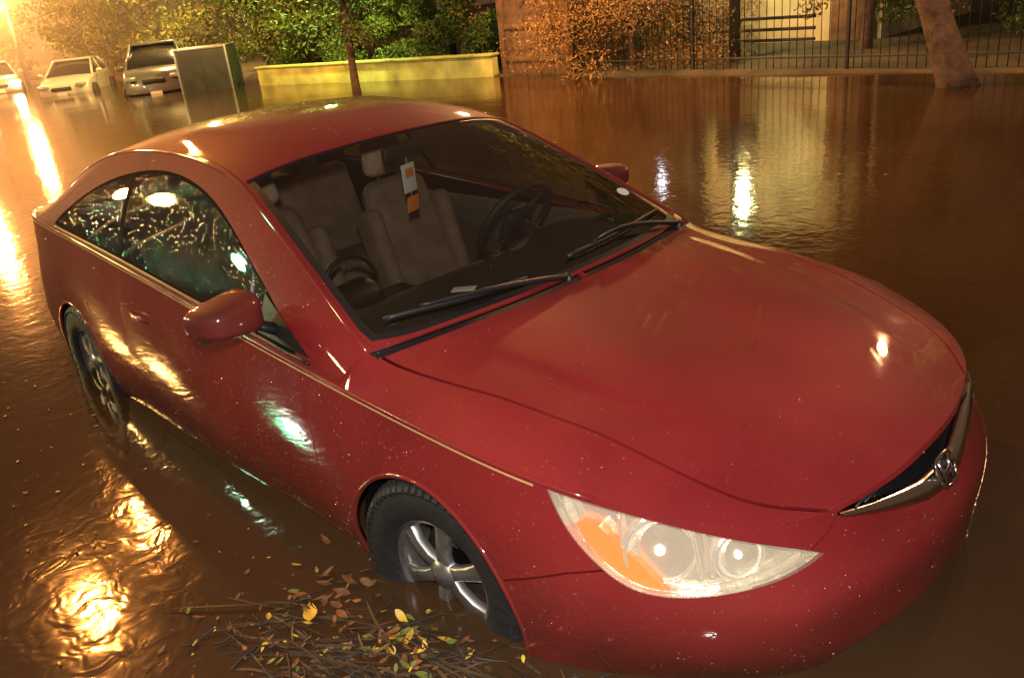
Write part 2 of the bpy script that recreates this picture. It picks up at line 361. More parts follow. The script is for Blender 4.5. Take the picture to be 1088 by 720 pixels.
bk=build_patch(domL,[('hole',arch(AF[0],AF[1],AF[2]+.008)),('hole',arch(AR[0],AR[1],AR[2]+.008)),('hole',HLpoly)],PL,.06)
realise('inner_side',bk,PL,LSIGN,{'paint':(VOID,.022,0)},car)
hb=build_patch(HLpoly,[('amber',AM)],PL,.02)
def bucket(depth):
    def f(uv):
        uv=np.asarray(uv,float); X=PL(uv); N=surf_normals(PL,uv)*LSIGN
        return X-N*depth
    return f
realise('lamp_back',hb,bucket(.055),LSIGN,{'paint':(REFL,0,0),'amber':(AMBER,-.035,.035)},car)
uvb=resample(HLpoly,.02); A0=PL(uvb);N0=surf_normals(PL,uvb)*LSIGN;A1=A0-N0*.056; n=len(uvb)
V=np.vstack([A0-N0*.003,A1]); F=[(i,(i+1)%n,n+(i+1)%n,n+i) for i in range(n)]
V2=np.vstack([V,V*M]);F2=F+[(b_+2*n,a_+2*n,d_+2*n,c_+2*n) for a_,b_,c_,d_ in F]
mesh_obj('lamp_housing',V2,F2,REFL,car)
hcen=HLpoly.mean(0)
for kf_ in (.94,.86):
    uvr=resample((HLpoly-hcen)*[kf_,kf_]+hcen,.01); pr_=PL(uvr)-surf_normals(PL,uvr)*LSIGN*(.040 if kf_<.9 else .015); pr_=np.vstack([pr_,pr_[:1]])
    for mm in (np.ones(3),M): tube('lamp_trim',pr_*mm,.002,REFL,car,sides=6,cap=False)
for (x,y,z0,z1,dd) in [(2.068,-.672,.556,.668,.03),(2.05,-.69,.55,.672,.034),(1.905,-.778,.56,.700,.03)]:
    s_=s_of_xy(x,y)
    for mm in (np.ones(3),M):
        uvr=np.stack([np.full(10,s_)+np.linspace(-.01,.01,10),np.linspace(z0,z1,10)],1); tube('lamp_rib',(PL(uvr)-surf_normals(PL,uvr)*LSIGN*dd)*mm,.005,REFL2,car,sides=8)
for (x,y,z,r) in [(1.99,-.732,.606,.074),(2.130,-.615,.592,.052)]:
    s_=s_of_xy(x,y); p=PL(np.array([[s_,z]]))[0]; nn=surf_normals(PL,np.array([[s_,z]]))[0]*LSIGN; nn=(nn+np.array([.3,0,.05]));nn/=np.linalg.norm(nn)
    for sg in (1,-1):
        mm=np.array([1,sg,1]); c=(p-nn*.044)*mm; d=Vector(nn*mm)
        pr=[(r*math.sin(q),-r*.40*math.cos(q)) for q in np.linspace(.12,math.pi/2,12)]+[(r*1.10,.004),(r*1.25,-.004)]
        o=lathe('lamp_bowl',pr,REFL2,car,axis='z',seg=32,loc=tuple(c)); o.rotation_euler=d.to_track_quat('Z','Y').to_euler()
        ball('lamp_bulb',r*.17,BULB,tuple(c-nn*mm*r*.16),car)
crx=CR[::40]
kf=crx[crx[:,0]>.95]; fr=[tuple(p[:2]) for p in kf]+[(.95,float(np.interp(-.95,-CR[:3000,0],CR[:3000,1])))]
domH=np.array(fr+[tuple(p[:2]) for p in Wc[::-1][::6]]+[(1.135,0)])
hg=spline([(1.045,-.770),(1.20,-.748),(1.40,-.715),(1.63,-.672),(1.85,-.630),(2.02,-.590),(2.11,-.548),(2.175,-.485),(2.245,-.40)],60)
W2=Wc[:,:2]+np.array([.034,0]); 
cowl=np.vstack([Wc[::10,:2]-[.02,0],[[1.0,-.79]],[[1.038,-.780]],W2[::-1][::10]])
gapc=ribbon(np.vstack([W2[::10],[[1.045,-.770]]]),.006)
PCH=build_patch(domH,[('cowl',cowl),('gap',ribbon(hg,.009)),('gap',gapc)],PD,.018)
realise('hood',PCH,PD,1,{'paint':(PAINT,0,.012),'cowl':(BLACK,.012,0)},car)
bk=build_patch(domH,[],PD,.06); realise('inner_hood',bk,PD,1,{'paint':(VOID,.03,0)},car)
kr=crx[(crx[:,0]<-2.05)]; domT=np.array([tuple(p[:2]) for p in Bc[::6]]+[tuple(Bc[-1,:2])]+[(-2.05,float(np.interp(2.05,-CR[::-1][:3000,0][::-1],CR[::-1][:3000,1][::-1])))]+[tuple(p[:2]) for p in kr]+[(-2.44,0)])
PCT=build_patch(domT,[('gap',ribbon(np.array([(-1.995,-.64),(-2.2,-.60),(-2.33,-.52)]),.006))],PD,.03)
realise('trunk',PCT,PD,1,{'paint':(PAINT,0,.012)},car)
domG=np.vstack([Wc[::6,:2],RL[::25,:2],Bc[::-1][::6,:2],[[-1.98,0]]])
def rail_in(x,d): return float(np.interp(-x,-RL[:,0],RL[:,1]))+d
wsp=[(1.122,0),(1.112,-.3),(1.074,-.55),(1.035,-.68),(.985,-.755)]
wside=[(x,rail_in(x,.022)) for x in np.linspace(.93,.16,14)]
wtop=[(.15,-.58),(.185,-.50),(.215,-.3),(.225,0)]
WS=np.vstack([spline(wsp,30),wside,spline(wtop[1:],20)])
rw=[(-1.13,0),(-1.14,-.3),(-1.19,-.50)]+[(x,rail_in(x,.09)) for x in np.linspace(-1.3,-1.8,6)]+[(-1.89,-.5),(-1.905,-.25),(-1.91,0)]
PCG=build_patch(domG,[('frit',np.vstack([WS[:,:]])),('windscreen',(WS-[.66,0])*[.955,.965]+[.66,0]),('rear_window',rw)],PG,.022)
realise('roof',PCG,PG,1,{'paint':(PAINT,0,.008),'frit':(BLACK,.004,0),'windscreen':(GLASS,.004,0),'rear_window':(SGLASS,.004,0)},car)
xs=np.linspace(.95,-2.05,160); k=(CR[:,1]<-.5)
bot=np.stack([xs,np.interp(-xs,-CR[k,0],CR[k,2])],1); top=RL[::-1][::25][:,[0,2]]
domS=np.vstack([bot,top[0:1],top,[RL[0,[0,2]]]])
wout=np.vstack([spline([(.72,.872),(.56,.975),(.38,1.072),(.10,1.207),(-.15,1.275),(-.42,1.297),(-.75,1.267),(-1.10,1.180),(-1.38,1.060),(-1.46,1.012)],80),spline([(-1.44,1.003),(-.9,.982),(-.4,.948),(0,.916),(.4,.882),(.72,.852)],50)])
c0=wout.mean(0); win=(wout-c0)*[.98,.94]+c0
pil=[(-.612,.965),(-.655,.967),(-.728,1.262),(-.685,1.268)]
PCS=build_patch(domS,[('moulding',wout),('side_window',win),('moulding',pil),('moulding',[(.53,.883),(.50,.89),(.50,1.0),(.53,.985)])],GSf,.022)
sg_=surf_normals(GSf,np.array([[0,1.0]]))[0,1]; GSIGN=-1 if sg_>0 else 1
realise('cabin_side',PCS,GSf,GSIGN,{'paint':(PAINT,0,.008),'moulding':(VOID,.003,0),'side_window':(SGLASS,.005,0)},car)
def both(fn,name,pts,*a,**k):
    pts=np.array(pts); fn(name,pts,*a,**k); fn(name,pts*M,*a,**k)
q=CR[::60].copy(); q[:,2]-=.0055; q[:,1]+=.004*np.sign(-q[:,1])
kk=q[(q[:,0]<1.9)&(q[:,0]>-2.3)&(q[:,1]<-.5)]
both(tube,'shoulder_line',kk,.0085,PAINTS,car,sides=16)
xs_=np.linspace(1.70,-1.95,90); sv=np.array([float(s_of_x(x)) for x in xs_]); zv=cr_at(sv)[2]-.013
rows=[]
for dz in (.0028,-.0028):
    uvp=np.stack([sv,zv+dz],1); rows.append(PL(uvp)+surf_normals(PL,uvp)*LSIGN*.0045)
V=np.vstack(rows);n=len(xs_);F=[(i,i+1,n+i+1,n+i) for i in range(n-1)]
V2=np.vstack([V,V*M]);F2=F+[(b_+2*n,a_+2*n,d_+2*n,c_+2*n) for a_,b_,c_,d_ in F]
mesh_obj('pinstripe',V2,F2,HILITE,car)  # thin strip on the crease, a painted highlight, not a real pinstripe
q=RL[::60].copy(); q[:,2]-=.008; q[:,1]+=.006
both(tube,'roof_rail',q,.0135,PAINT,car,sides=14)
q=RL[::60].copy(); q=q[(q[:,0]<.95)]; q[:,2]-=.020; q[:,1]-=.008
both(tube,'drip_seal',q,.0055,BLACK,car,sides=8)
for cx,cz,r in (AF,AR):
    uv=np.array([(float(s_of_x(cx+r*math.cos(a))),cz+r*math.sin(a)) for a in np.linspace(-.35,math.pi+.35,50)])
    p=PL(uv); p[:,1]+=.004; both(tube,'arch_lip',p,.009,PAINT,car,sides=8)
    V=[];F=[]
    aa=np.linspace(-.4,math.pi+.4,30)
    for i,a_ in enumerate(aa): V+=[(cx+(r+.005)*math.cos(a_),-.86,cz+(r+.005)*math.sin(a_)),(cx+(r+.005)*math.cos(a_),-.45,cz+(r+.005)*math.sin(a_))]
    for i in range(len(aa)-1): F.append((2*i,2*i+1,2*i+3,2*i+2))
    F.append(tuple(2*i+1 for i in range(len(aa))))
    for sg in(1,-1): mesh_obj('wheel_well',[(x,y*sg,z) for x,y,z in V],F,VOID,car,False)
uvm=spline([(.80,.845),(.4,.877),(0,.911),(-.4,.943),(-.9,.977),(-1.44,.998)],60); p=GSf(uvm); p[:,1]-=.003
both(tube,'belt_moulding',p,.006,BLACK,car,sides=8)
BRK=pmat('brake_steel',(.15,.13,.12),.4,metal=.8)
def wheel(x,y,z,sgn,steer=0):
    e=bpy.data.objects.new('wheel',None); link(e,car); e.location=(x,y,z); e.rotation_euler=(0,0,steer+(0 if sgn<0 else math.pi))
    R=.308
    pr=[(.178,-.085),(.196,-.102),(.231,-.110),(.271,-.106),(.294,-.096),(.304,-.080)]
    for g in (-.055,-.02,.02,.055): pr+=[(R,g-.012),(R-.009,g-.009),(R-.009,g-.002),(R,g+.001)]
    pr+=[(.304,.08),(.291,.1),(.225,.105),(.18,.09)]
    lathe('tyre',pr,RUBBER,e,seg=72)
    V=[];F=[]
    for k in range(64):
        a=2*math.pi*k/64
        for side in(-1,1):
            b0=len(V)
            ring=[(.050,.308),(.078,.305),(.100,.292),(.108,.278)]
            for (yy,rr) in ring:
                for da in (-.030,.030): V.append(((rr+.007)*math.cos(a+da+yy*.25),side*yy*1.03,(rr+.007)*math.sin(a+da+yy*.25)))
            for (yy,rr) in ring:
                for da in (-.030,.030): V.append(((rr-.006)*math.cos(a+da+yy*.25),side*yy*.97,(rr-.006)*math.sin(a+da+yy*.25)))
            for i in range(3): q_=b0+2*i; F.append((q_,q_+1,q_+3,q_+2)); F.append((q_,q_+2,q_+10,q_+8)); F.append((q_+1,q_+9,q_+11,q_+3))
            F.append((b0+6,b0+7,b0+15,b0+14))
    mesh_obj('tread_blocks',V,F,RUBBER,e,False)
    lathe('rim',[(.180,-.092),(.186,-.090),(.183,-.082),(.168,-.078),(.158,-.055),(.154,.07),(.176,.09)],ALLOY,e,seg=64)
    lathe('brake_disc',[(.05,-.01),(.125,-.01),(.125,.01),(.05,.01)],BRK,e,seg=40)
    lathe('wheel_backing',[(.0,.03),(.156,.03)],VOID,e,seg=40)
    for k in range(6):
        a=2*math.pi*k/6+.4
        V=[];F=[]
        for i,(rr,w,yy) in enumerate([(.030,.024,-.078),(.07,.019,-.086),(.12,.021,-.084),(.152,.027,-.078),(.172,.034,-.074)]):
            for (dw,dy) in [(-1,.03),(-1,.004),(-.7,0),(.7,0),(1,.004),(1,.03)]:
                lx=rr;lz=w*dw; V.append((lx*math.cos(a)-lz*math.sin(a),yy+dy,lx*math.sin(a)+lz*math.cos(a)))
        for i in range(4):
            for j in range(5): b0=i*6+j; F.append((b0,b0+6,b0+7,b0+1))
        mesh_obj('spoke',V,F,ALLOY,e,True)
    lathe('hub_cap',[(.0,-.098),(.024,-.096),(.032,-.088),(.045,-.082),(.052,-.055)],ALLOY,e,seg=32)
for x,st in((1.28,.10),(-1.43,0)):
    wheel(x,-.772,.288,-1,st); wheel(x,.772,.288,1,st)
yy=np.linspace(-.40,.40,41)
def gz(y): a=abs(y); return float(np.interp(a,[0,.1,.2,.3,.40],[.556,.564,.586,.610,.637]))
V=[];F=[]
for y in yy:
    s_=float(s_of_y_front(-abs(y))); th=.040*(1-(abs(y)/.42)**1.6)+.006
    zz=gz(y)
    for (dz,do) in [(-.25,0),(-.25,.010),(.25,.018),(.8,.004),(.85,-.03)]:
        p=PL(np.array([[s_,zz+th*dz]]))[0]; nn=surf_normals(PL,np.array([[s_,zz]]))[0]*LSIGN; p=p+nn*do
        V.append((p[0],p[1] if y<0 else -p[1],p[2]))
for i in range(40):
    for j in range(4): b0=i*5+j; F.append((b0,b0+1,b0+6,b0+5))
mesh_obj('grille_bar',V,F,CHROME,car)
p0=PL(np.array([[0,.590]]))[0]
for i in range(4):
    z=.60+.013*i; tube('grille_slat',[(p0[0]-.055,y,z) for y in np.linspace(-.2-.05*i,.2+.05*i,9)],.003,BLACK,car,sides=6)
mesh_obj('grille_void',[(2.19,-.38,.50),(2.19,.38,.50),(2.19,.38,.66),(2.19,-.38,.66)],[(0,1,2,3)],VOID,car,False)
mesh_obj('intake_void',[(2.15,-.5,.14),(2.15,.5,.14),(2.15,.5,.33),(2.15,-.5,.33)],[(0,1,2,3)],VOID,car,False)
em=bpy.data.objects.new('emblem',None);link(em,car);em.location=(p0[0]+.022,0,.592);em.rotation_euler=(0,-.45,0)
fr=[(0,math.copysign(abs(math.cos(a))**.55,math.cos(a))*(.046+.006*math.sin(a)),math.copysign(abs(math.sin(a))**.55,math.sin(a))*.039) for a in np.linspace(0,2*math.pi,41)]
tube('emblem_frame',fr,.0050,CHROME,em,sides=8)
for sg in(-1,1): tube('emblem_bar',[(0,sg*.029,.031),(0,sg*.020,0),(0,sg*.024,-.031)],[.0066,.005,.0066],CHROME,em,sides=8)
tube('emblem_bar',[(0,-.018,0),(0,.018,0)],.0055,CHROME,em,sides=8)
rbox('emblem_plate',(.006,.082,.066),(-.008,0,0),(0,0,0),.002,BLACK,em)
for sg in(-1,1):
    bm=bmesh.new();bmesh.ops.create_uvsphere(bm,u_segments=48,v_segments=28,radius=1)
    for v in bm.verts:
        x,y,z=v.co
        f=lambda a,e:math.copysign(abs(a)**e,a)
        x=f(x,.85);y=f(y,.55);z=f(z,.52)
        if x<-.15: x=-.15+ (x+.15)*.35
        zz=z*(.067-.014*(y*sg))
        if zz<0: zz*=.85
        v.co=Vector((x*.10-abs(y)**3*.015,y*.118,zz+.006*y*sg))
    me=bpy.data.meshes.new('mirror_housing');bm.to_mesh(me);bm.free();me.materials.append(PAINT);me.polygons.foreach_set('use_smooth',[True]*len(me.polygons))
    yo=.990 if sg<0 else .965; xo=.555 if sg<0 else .48
    o=link(bpy.data.objects.new('mirror_housing',me),car);o.location=(xo,sg*yo,.985);o.rotation_euler=(0,0,sg*-.22)
    if sg>0:o.scale=(.85,.8,.85)
    rbox('mirror_glass',(.004,.18,.09),(xo-.042,sg*(yo-.006),.985),(0,0,sg*-.22),.001,CHROME,car)
    tube('mirror_arm',[(.58,sg*.845,.905),(.57,sg*.88,.925),(.55,sg*.925,.95)],[.034,.028,.026],BLACK,car,sides=12,flat=.6)
    tube('mirror_seam',[(xo+.092*math.cos(a)-.004,sg*yo+.108*math.sin(a)*(1 if sg<0 else .8),.948) for a in np.linspace(-1.25,1.25,14)],.0028,BLACK,car,sides=6)
    pts=GSf(np.array([(.80,.862),(.50,.884),(.50,1.0),(.60,.955)])); pts[:,1]-=.004; pts=[(p[0],p[1]*-sg if sg>0 else p[1],p[2]) for p in pts]
    mesh_obj('mirror_sail',pts,[(0,1,2,3)],BLACK,car,False)
    hp=PL(np.array([[float(s_of_x(x)),.745] for x in np.linspace(-.40,-.58,9)])); hp[:,1]-=np.array([.0,.010,.015,.018,.019,.018,.015,.010,.0]); hp[:,1]*=-sg if sg>0 else 1
    tube('door_handle',hp,[.006,.009,.010,.011,.011,.011,.010,.009,.006],PAINT,car,sides=10,flat=1.1)
def wiper(a,b,piv):
    a=np.array(a,float);b=np.array(b,float); n=14
    P=[a+(b-a)*t+np.array([.022*math.sin(math.pi*t),0,0]) for t in np.linspace(0,1,n)]
    for p in P: p[2]=RG(np.array([[p[0],p[1]]]))[0]+.010
    tube('wiper_blade',P,.006,BLACK,car,sides=6,flat=1.6)
    m=P[n//2]; pv=np.array(piv); 
    tube('wiper_arm',spline([pv,(pv*.6+m*.4)+[0.01,0,.012],m+[0.006,0,.014],P[3]+[0,0,.012]],16),np.linspace(.011,.005,16),BLACK,car,sides=6)
    lathe('wiper_pivot',[(0,.022),(.015,.018),(.017,0)],BLACK,car,axis='z',seg=16,loc=(piv[0],piv[1],piv[2]-.01))
wiper((.965,-.69,0),(1.085,-.20,0),(1.140,-.06,.930))
wiper((1.070,.02,0),(.985,.64,0),(1.075,.66,.918))
rbox('cabin_floor',(2.6,1.5,.05),(-.35,0,.34),(0,0,0),.01,DARKTRIM,car)
rbox('firewall',(.04,1.45,.55),(1.02,0,.62),(0,0,0),.01,VOID,car)
V=[];F=[];ny=31
prd=[(1.085,.905),(1.0,.915),(.86,.922),(.74,.922),(.66,.905),(.62,.865),(.62,.74),(.68,.62)]
for i in range(ny):
    y=-.74+1.48*i/(ny-1); hump=.04*math.exp(-((y-.37)/.17)**4)
    for (x,z) in prd: 
        xx=x-(abs(y)/.74)**3*(.10 if x>.9 else .02); V.append((xx,y,z-.015*abs(y)/.74+(hump if .6<x<.8 and z>.85 else 0)))
m_=len(prd)
for i in range(ny-1):
    for j in range(m_-1): F.append((i*m_+j,i*m_+j+1,(i+1)*m_+j+1,(i+1)*m_+j))
mesh_obj('dashboard',V,F,DASH,car)
lathe('steering_wheel',[(.185+.016*math.cos(a),.016*math.sin(a)) for a in np.linspace(0,2*math.pi,13)],DASH,car,axis='z',seg=48,loc=(.46,.37,.93),rot=(0,-1.0,0))
rbox('steering_hub',(.05,.14,.13),(.465,.37,.93),(0,.55,0),.02,DASH,car)
for a_ in (0,2.4,-2.4): 
    c_=Vector((.46,.37,.93)); d_=Matrix.Rotation(-1.0,3,'Y')@Vector((-math.cos(a_)*.18,math.sin(a_)*.18,0)); tube('steering_spoke',[c_,c_+d_],.014,DASH,car,sides=6)
tube('steering_column',[(.46,.37,.93),(.70,.37,.83)],.04,DASH,car)
def seat(x,y,rec=-.30,tm=None):
    tm=tm or SEATD
    rbox('seat_cushion',(.52,.50,.16),(x+.22,y,.52),(0,-.12,0),.05,SEATD,car,4)
    rbox('seat_back',(.14,.46,.56),(x-.10,y,.80),(0,rec,0),.06,tm,car,5,taper=(.8,.72))
    for s2 in(-1,1): rbox('seat_bolster',(.16,.08,.42),(x-.06,y+s2*.20,.76),(0,rec,0),.038,SEATD,car,4)
    for s2 in(-1,1): tube('headrest_post',[(x-.185,y+s2*.06,1.03),(x-.20,y+s2*.06,1.14)],.007,CHROME,car,sides=6)
    rbox('headrest',(.10,.25,.19),(x-.215,y,1.175),(0,-.22,0),.048,BEIGE,car,5,taper=(.85,.80))
seat(-.12,-.37); seat(-.12,.20+.12)
rbox('rear_seat_back',(.16,1.2,.50),(-1.05,0,.80),(0,-.35,0),.06,SEATD,car,4)
rbox('rear_seat_cushion',(.5,1.2,.16),(-.78,0,.55),(0,-.1,0),.05,SEATD,car,4)
for y in(-.36,.36): rbox('rear_headrest',(.09,.24,.13),(-1.20,y,1.09),(0,-.2,0),.04,BEIGE,car,4)
rbox('parcel_shelf',(.65,1.2,.03),(-1.5,0,.97),(0,0,0),.01,DARKTRIM,car)
rbox('centre_console',(.75,.2,.25),(.35,0,.55),(0,0,0),.03,DASH,car)
rbox('added_dark_bag',(.24,.34,.26),(.26,-.36,.72),(0,.1,.2),.07,BLACK,car,4,taper=(.6,.8))  # dark shape added under the ring, part of a painted reflection
tube('ring_reflection',[(.29,-.36+.12*math.cos(a),.84+.12*math.sin(a)) for a in np.linspace(0,math.pi,16)],.010,BLACK,car,sides=8)  # dark ring modelled in place of a reflection
for sg in(-1,1): rbox('door_card',(1.5,.03,.50),(-.02,sg*.79,.62),(0,0,0),.01,DARKTRIM,car)
rbox('inner_mirror',(.03,.22,.06),(.26,0,1.285),(0,0,.12),.014,DASH,car)
rbox('hang_tag',(.004,.085,.11),(.30,-.02,1.185),(0,0,.3),.001,WHITE,car)
rbox('hang_tag_print',(.002,.05,.035),(.3035,-.018,1.205),(0,0,.3),.0005,ORANGE,car)
rbox('hang_tag',(.004,.075,.06),(.31,-.025,1.085),(0,.1,.3),.001,ORANGE,car)
tube('tag_cord',[(.27,0,1.26),(.29,-.01,1.20),(.30,-.02,1.08)],.0015,WHITE,car,sides=4)
rbox('dash_paper',(.08,.045,.002),(.92,-.33,.934),(0,-.05,.6),.0005,WHITE,car)
g=PG(np.array([[.83,.63]]))[0]; lathe('inspection_sticker',[(0,0),(.026,0.0005)],WHITE,car,axis='z',seg=24,loc=(g[0],g[1],g[2]+.003),rot=(0,.46,0))
ico=bmesh.new();bmesh.ops.create_icosphere(ico,subdivisions=1,radius=1);IV=np.array([v.co[:] for v in ico.verts]);IF=np.array([[v.index for v in f.verts] for f in ico.faces]);ico.free()
DROPM=glass_mat('rain_drop',(.9,.9,.9),.10,refl=.20,haze=.26,hazecol=(.85,.70,.55))  # pale diffuse haze paints the glint of the lit drops
DV=[];DF=[];cnt=0
dens={'side':3300,'hood':150,'roof':600,'cabin_side':2600,'trunk':400,'cabin_side_glass':2400,'roof_glass':40}
for nm,X,N,F in DROPS:
    a=X[F[:,0]];b=X[F[:,1]];c=X[F[:,2]]; ar=.5*np.linalg.norm(np.cross(b-a,c-a),axis=1); nd=int(ar.sum()*dens.get(nm,0))
    if nd<1: continue
    idx=rng.choice(len(F),nd,p=ar/ar.sum())
    for i in idx:
        u,v=rng.random(2); 
        if u+v>1:u,v=1-u,1-v
        p=a[i]+(b[i]-a[i])*u+(c[i]-a[i])*v; n_=N[F[i,0]]
        if p[2]<.24: continue
        if math.sin(p[0]*7+p[2]*9)*math.sin(p[0]*3.1-p[2]*13+1)+rng.random()*1.1<.25: continue
        if nm=='side' and rng.random()<(.25+.52*max(0,min(1,(p[0]-.9)/.8))): continue
        sg=1 if rng.random()<.85 else -1
        r=float(np.clip(rng.lognormal(-6.80,.52),.0005,.0042))
        t1=np.cross(n_,[.3,.5,.8]);t1/=np.linalg.norm(t1);t2=np.cross(n_,t1)
        q=p+r*(IV[:,:1]*t1+IV[:,1:2]*t2+IV[:,2:]*n_*.55); 
        if sg<0: q=q*M
        DV.append(q);DF.append(IF+cnt);cnt+=len(IV)
mesh_obj('rain_drops',np.vstack(DV),np.vstack(DF),DROPM,car)

# ------------------------------------------------------------------ WATER, ground
def water_mat():
    m,nt,b=node_mat('flood_water')
    b.inputs['Roughness'].default_value=.085;b.inputs['IOR'].default_value=1.33
    tc=nt.nodes.new('ShaderNodeTexCoord')
    n=nt.nodes.new('ShaderNodeTexNoise');n.inputs['Scale'].default_value=.9;n.inputs['Detail'].default_value=4
    n2=nt.nodes.new('ShaderNodeTexNoise');n2.inputs['Scale'].default_value=11;n2.inputs['Detail'].default_value=2;n2.inputs['Distortion'].default_value=.6
    n3=nt.nodes.new('ShaderNodeTexNoise');n3.inputs['Scale'].default_value=.35;n3.inputs['Detail'].default_value=4
    for q in(n,n2,n3): nt.links.new(tc.outputs['Object'],q.inputs['Vector'])
    b1=nt.nodes.new('ShaderNodeBump');b1.inputs['Strength'].default_value=.12;b1.inputs['Distance'].default_value=.05
    b2=nt.nodes.new('ShaderNodeBump');b2.inputs['Strength'].default_value=.20;b2.inputs['Distance'].default_value=.010
    nt.links.new(n.outputs['Fac'],b1.inputs['Height']);nt.links.new(n2.outputs['Fac'],b2.inputs['Height']);nt.links.new(b1.outputs[0],b2.inputs['Normal']);nt.links.new(b2.outputs[0],b.inputs['Normal'])
    cr=nt.nodes.new('ShaderNodeValToRGB');cr.color_ramp.elements[0].position=.35;cr.color_ramp.elements[1].position=.7
    cr.color_ramp.elements[0].color=(.032,.016,.007,1);cr.color_ramp.elements[1].color=(.060,.031,.014,1)
    nt.links.new(n3.outputs['Fac'],cr.inputs[0]);nt.links.new(cr.outputs[0],b.inputs['Base Color'])
    return m
mesh_obj('flood_water',[(-250,-250,WATER),(250,-250,WATER),(250,250,WATER),(-250,250,WATER)],[(0,1,2,3)],water_mat(),None,False)
ASPH=pmat('asphalt',(.05,.048,.045),.9,var=.3,vscale=3)
mesh_obj('road',[(-250,-250,0),(250,-250,0),(250,250,0),(-250,250,0)],[(0,1,2,3)],ASPH,None,False)
SOIL=pmat('soil',(.06,.05,.03),.95,var=.4,vscale=2,bump=.5,bscale=5)
V=[];F=[];nx_=60
for i in range(nx_+1):
    x=-60+100*i/nx_
    for (y,z) in [(9.9+.2*math.sin(x*1.3),.1),(10.2+.15*math.sin(x*2.1),.24),(11.5,.33),(16,.4),(90,.6)]: V.append((x,y,z+.02*math.sin(x*3+y)))
for i in range(nx_):
    for j in range(4): b0=i*5+j;F.append((b0,b0+5,b0+6,b0+1))
mesh_obj('grass_bank',V,F,SOIL,None)

# ------------------------------------------------------------------ foliage
def leaf_mat(name,c1,c2,scale=1.5):
    m,nt,b=node_mat(name); tc=nt.nodes.new('ShaderNodeTexCoord');n=nt.nodes.new('ShaderNodeTexNoise');n.inputs['Scale'].default_value=scale;n.inputs['Detail'].default_value=5
    nt.links.new(tc.outputs['Object'],n.inputs['Vector']);cr=nt.nodes.new('ShaderNodeValToRGB');cr.color_ramp.elements[0].position=.35;cr.color_ramp.elements[1].position=.65
    cr.color_ramp.elements[0].color=(*c1,1);cr.color_ramp.elements[1].color=(*c2,1);nt.links.new(n.outputs['Fac'],cr.inputs[0]);nt.links.new(cr.outputs[0],b.inputs['Base Color'])
    b.inputs['Roughness'].default_value=.6; return m
LEAF_G=leaf_mat('leaf_green',(.040,.085,.015),(.10,.15,.025))
LEAF_Y=leaf_mat('leaf_yellow',(.06,.10,.015),(.17,.17,.03))
LEAF_O=leaf_mat('leaf_orange',(.16,.10,.03),(.34,.19,.06))
BARK=pmat('bark',(.08,.052,.036),.9,var=.5,vscale=8,bump=1,bscale=14)
def leaves(centres,radii,n,size):
    c=np.array(centres);r=np.array(radii);k=rng.integers(0,len(c),n)
    d=rng.normal(size=(n,3));d/=np.linalg.norm(d,axis=1)[:,None]; rad=rng.random(n)**.45
    p=c[k]+d*rad[:,None]*r[k][:,None]*np.array([1,1,.75])
    a=rng.normal(size=(n,3));a/=np.linalg.norm(a,axis=1)[:,None];b=np.cross(a,rng.normal(size=(n,3)));b/=np.linalg.norm(b,axis=1)[:,None]
    s=size*(.6+.8*rng.random(n))[:,None]
    V=np.stack([p-a*s,p-b*s*.4,p+a*s,p+b*s*.4],1).reshape(-1,3);F=np.arange(4*n).reshape(n,4);return V,F
def tree(name,x,y,hgt,lm,lean=(0,0),tr=.12,crown=2.2,n=7000,size=.09,z0=0.1,low=.45,droop=0):
    e=empty(name,(x,y,z0)); pts=[(0,0,0),(lean[0]*.3,lean[1]*.3,hgt*.25),(lean[0]*.7,lean[1]*.7,hgt*.55),(lean[0],lean[1],hgt*.9)]
    P=spline(pts,24); rr=np.linspace(tr,tr*.3,24)*(1+.05*np.sin(np.arange(24)*1.3)); rr[0]*=1.25; tube('trunk',P,rr,BARK,e,sides=14)
    cs=[];rs=[]
    for i in range(12):
        t=low+.5*i/11; b0=P[int(t*23)]; a=i*2.4+random.random(); L=crown*(.5+.5*random.random())
        e1=b0+np.array([math.cos(a)*L,math.sin(a)*L,hgt*.12*random.uniform(-.4,1.6)-droop*L])
        m_=(b0+e1)/2+np.array([0,0,.2]); B=spline([b0,m_,e1],8); tube('limb',B,np.linspace(tr*.4,tr*.08,8),BARK,e,sides=6)
        for q in (3,5,7): 
            for _ in range(2): cs.append(B[q]+rng.normal(size=3)*.35*crown/2.2); rs.append(random.uniform(.35,.8)*crown/2.2)
    V,F=leaves(cs,rs,n,size); mesh_obj('foliage',V,F,lm,e,False); return e
tree('street_tree',-11.7,8.0,5.2,LEAF_G,(-.1,.1),.085,2.3,14000,low=.36,size=.06)
tree('street_tree',-16.5,11.5,6,LEAF_Y,(.3,0),.16,2.8,19000,low=.2,size=.06)
tree('street_tree',-20.5,12,6.5,LEAF_G,(.3,0),.18,2.8,17000,low=.15,size=.07)
tree('street_tree',-27,12.5,7,LEAF_Y,(.3,0),.2,3.2,15000,low=.12,size=.08)
tree('street_tree',-34,12,7,LEAF_Y,(.3,0),.2,3.4,14000,low=.12,size=.09)
tree('street_tree',-43,9,8,LEAF_O,(.3,0),.2,4,12000,low=.12,size=.12)
tree('oak_tree',-.75,9.0,6.5,LEAF_G,(-2.3,.4),.20,3,9000,low=.5)
tree('cypress_tree',-7.1,11.0,4.6,LEAF_O,(.3,-.2),.12,2.4,42000,size=.028,low=.10,droop=.35)
tree('cypress_tree',-9.6,12.2,5.5,LEAF_O,(.3,-.2),.12,2.2,18000,size=.036,low=.2,droop=.2)
tree('cypress_tree',-3.2,11.9,5.5,LEAF_O,(.3,-.2),.10,1.5,9000,size=.035,low=.28,droop=.3)
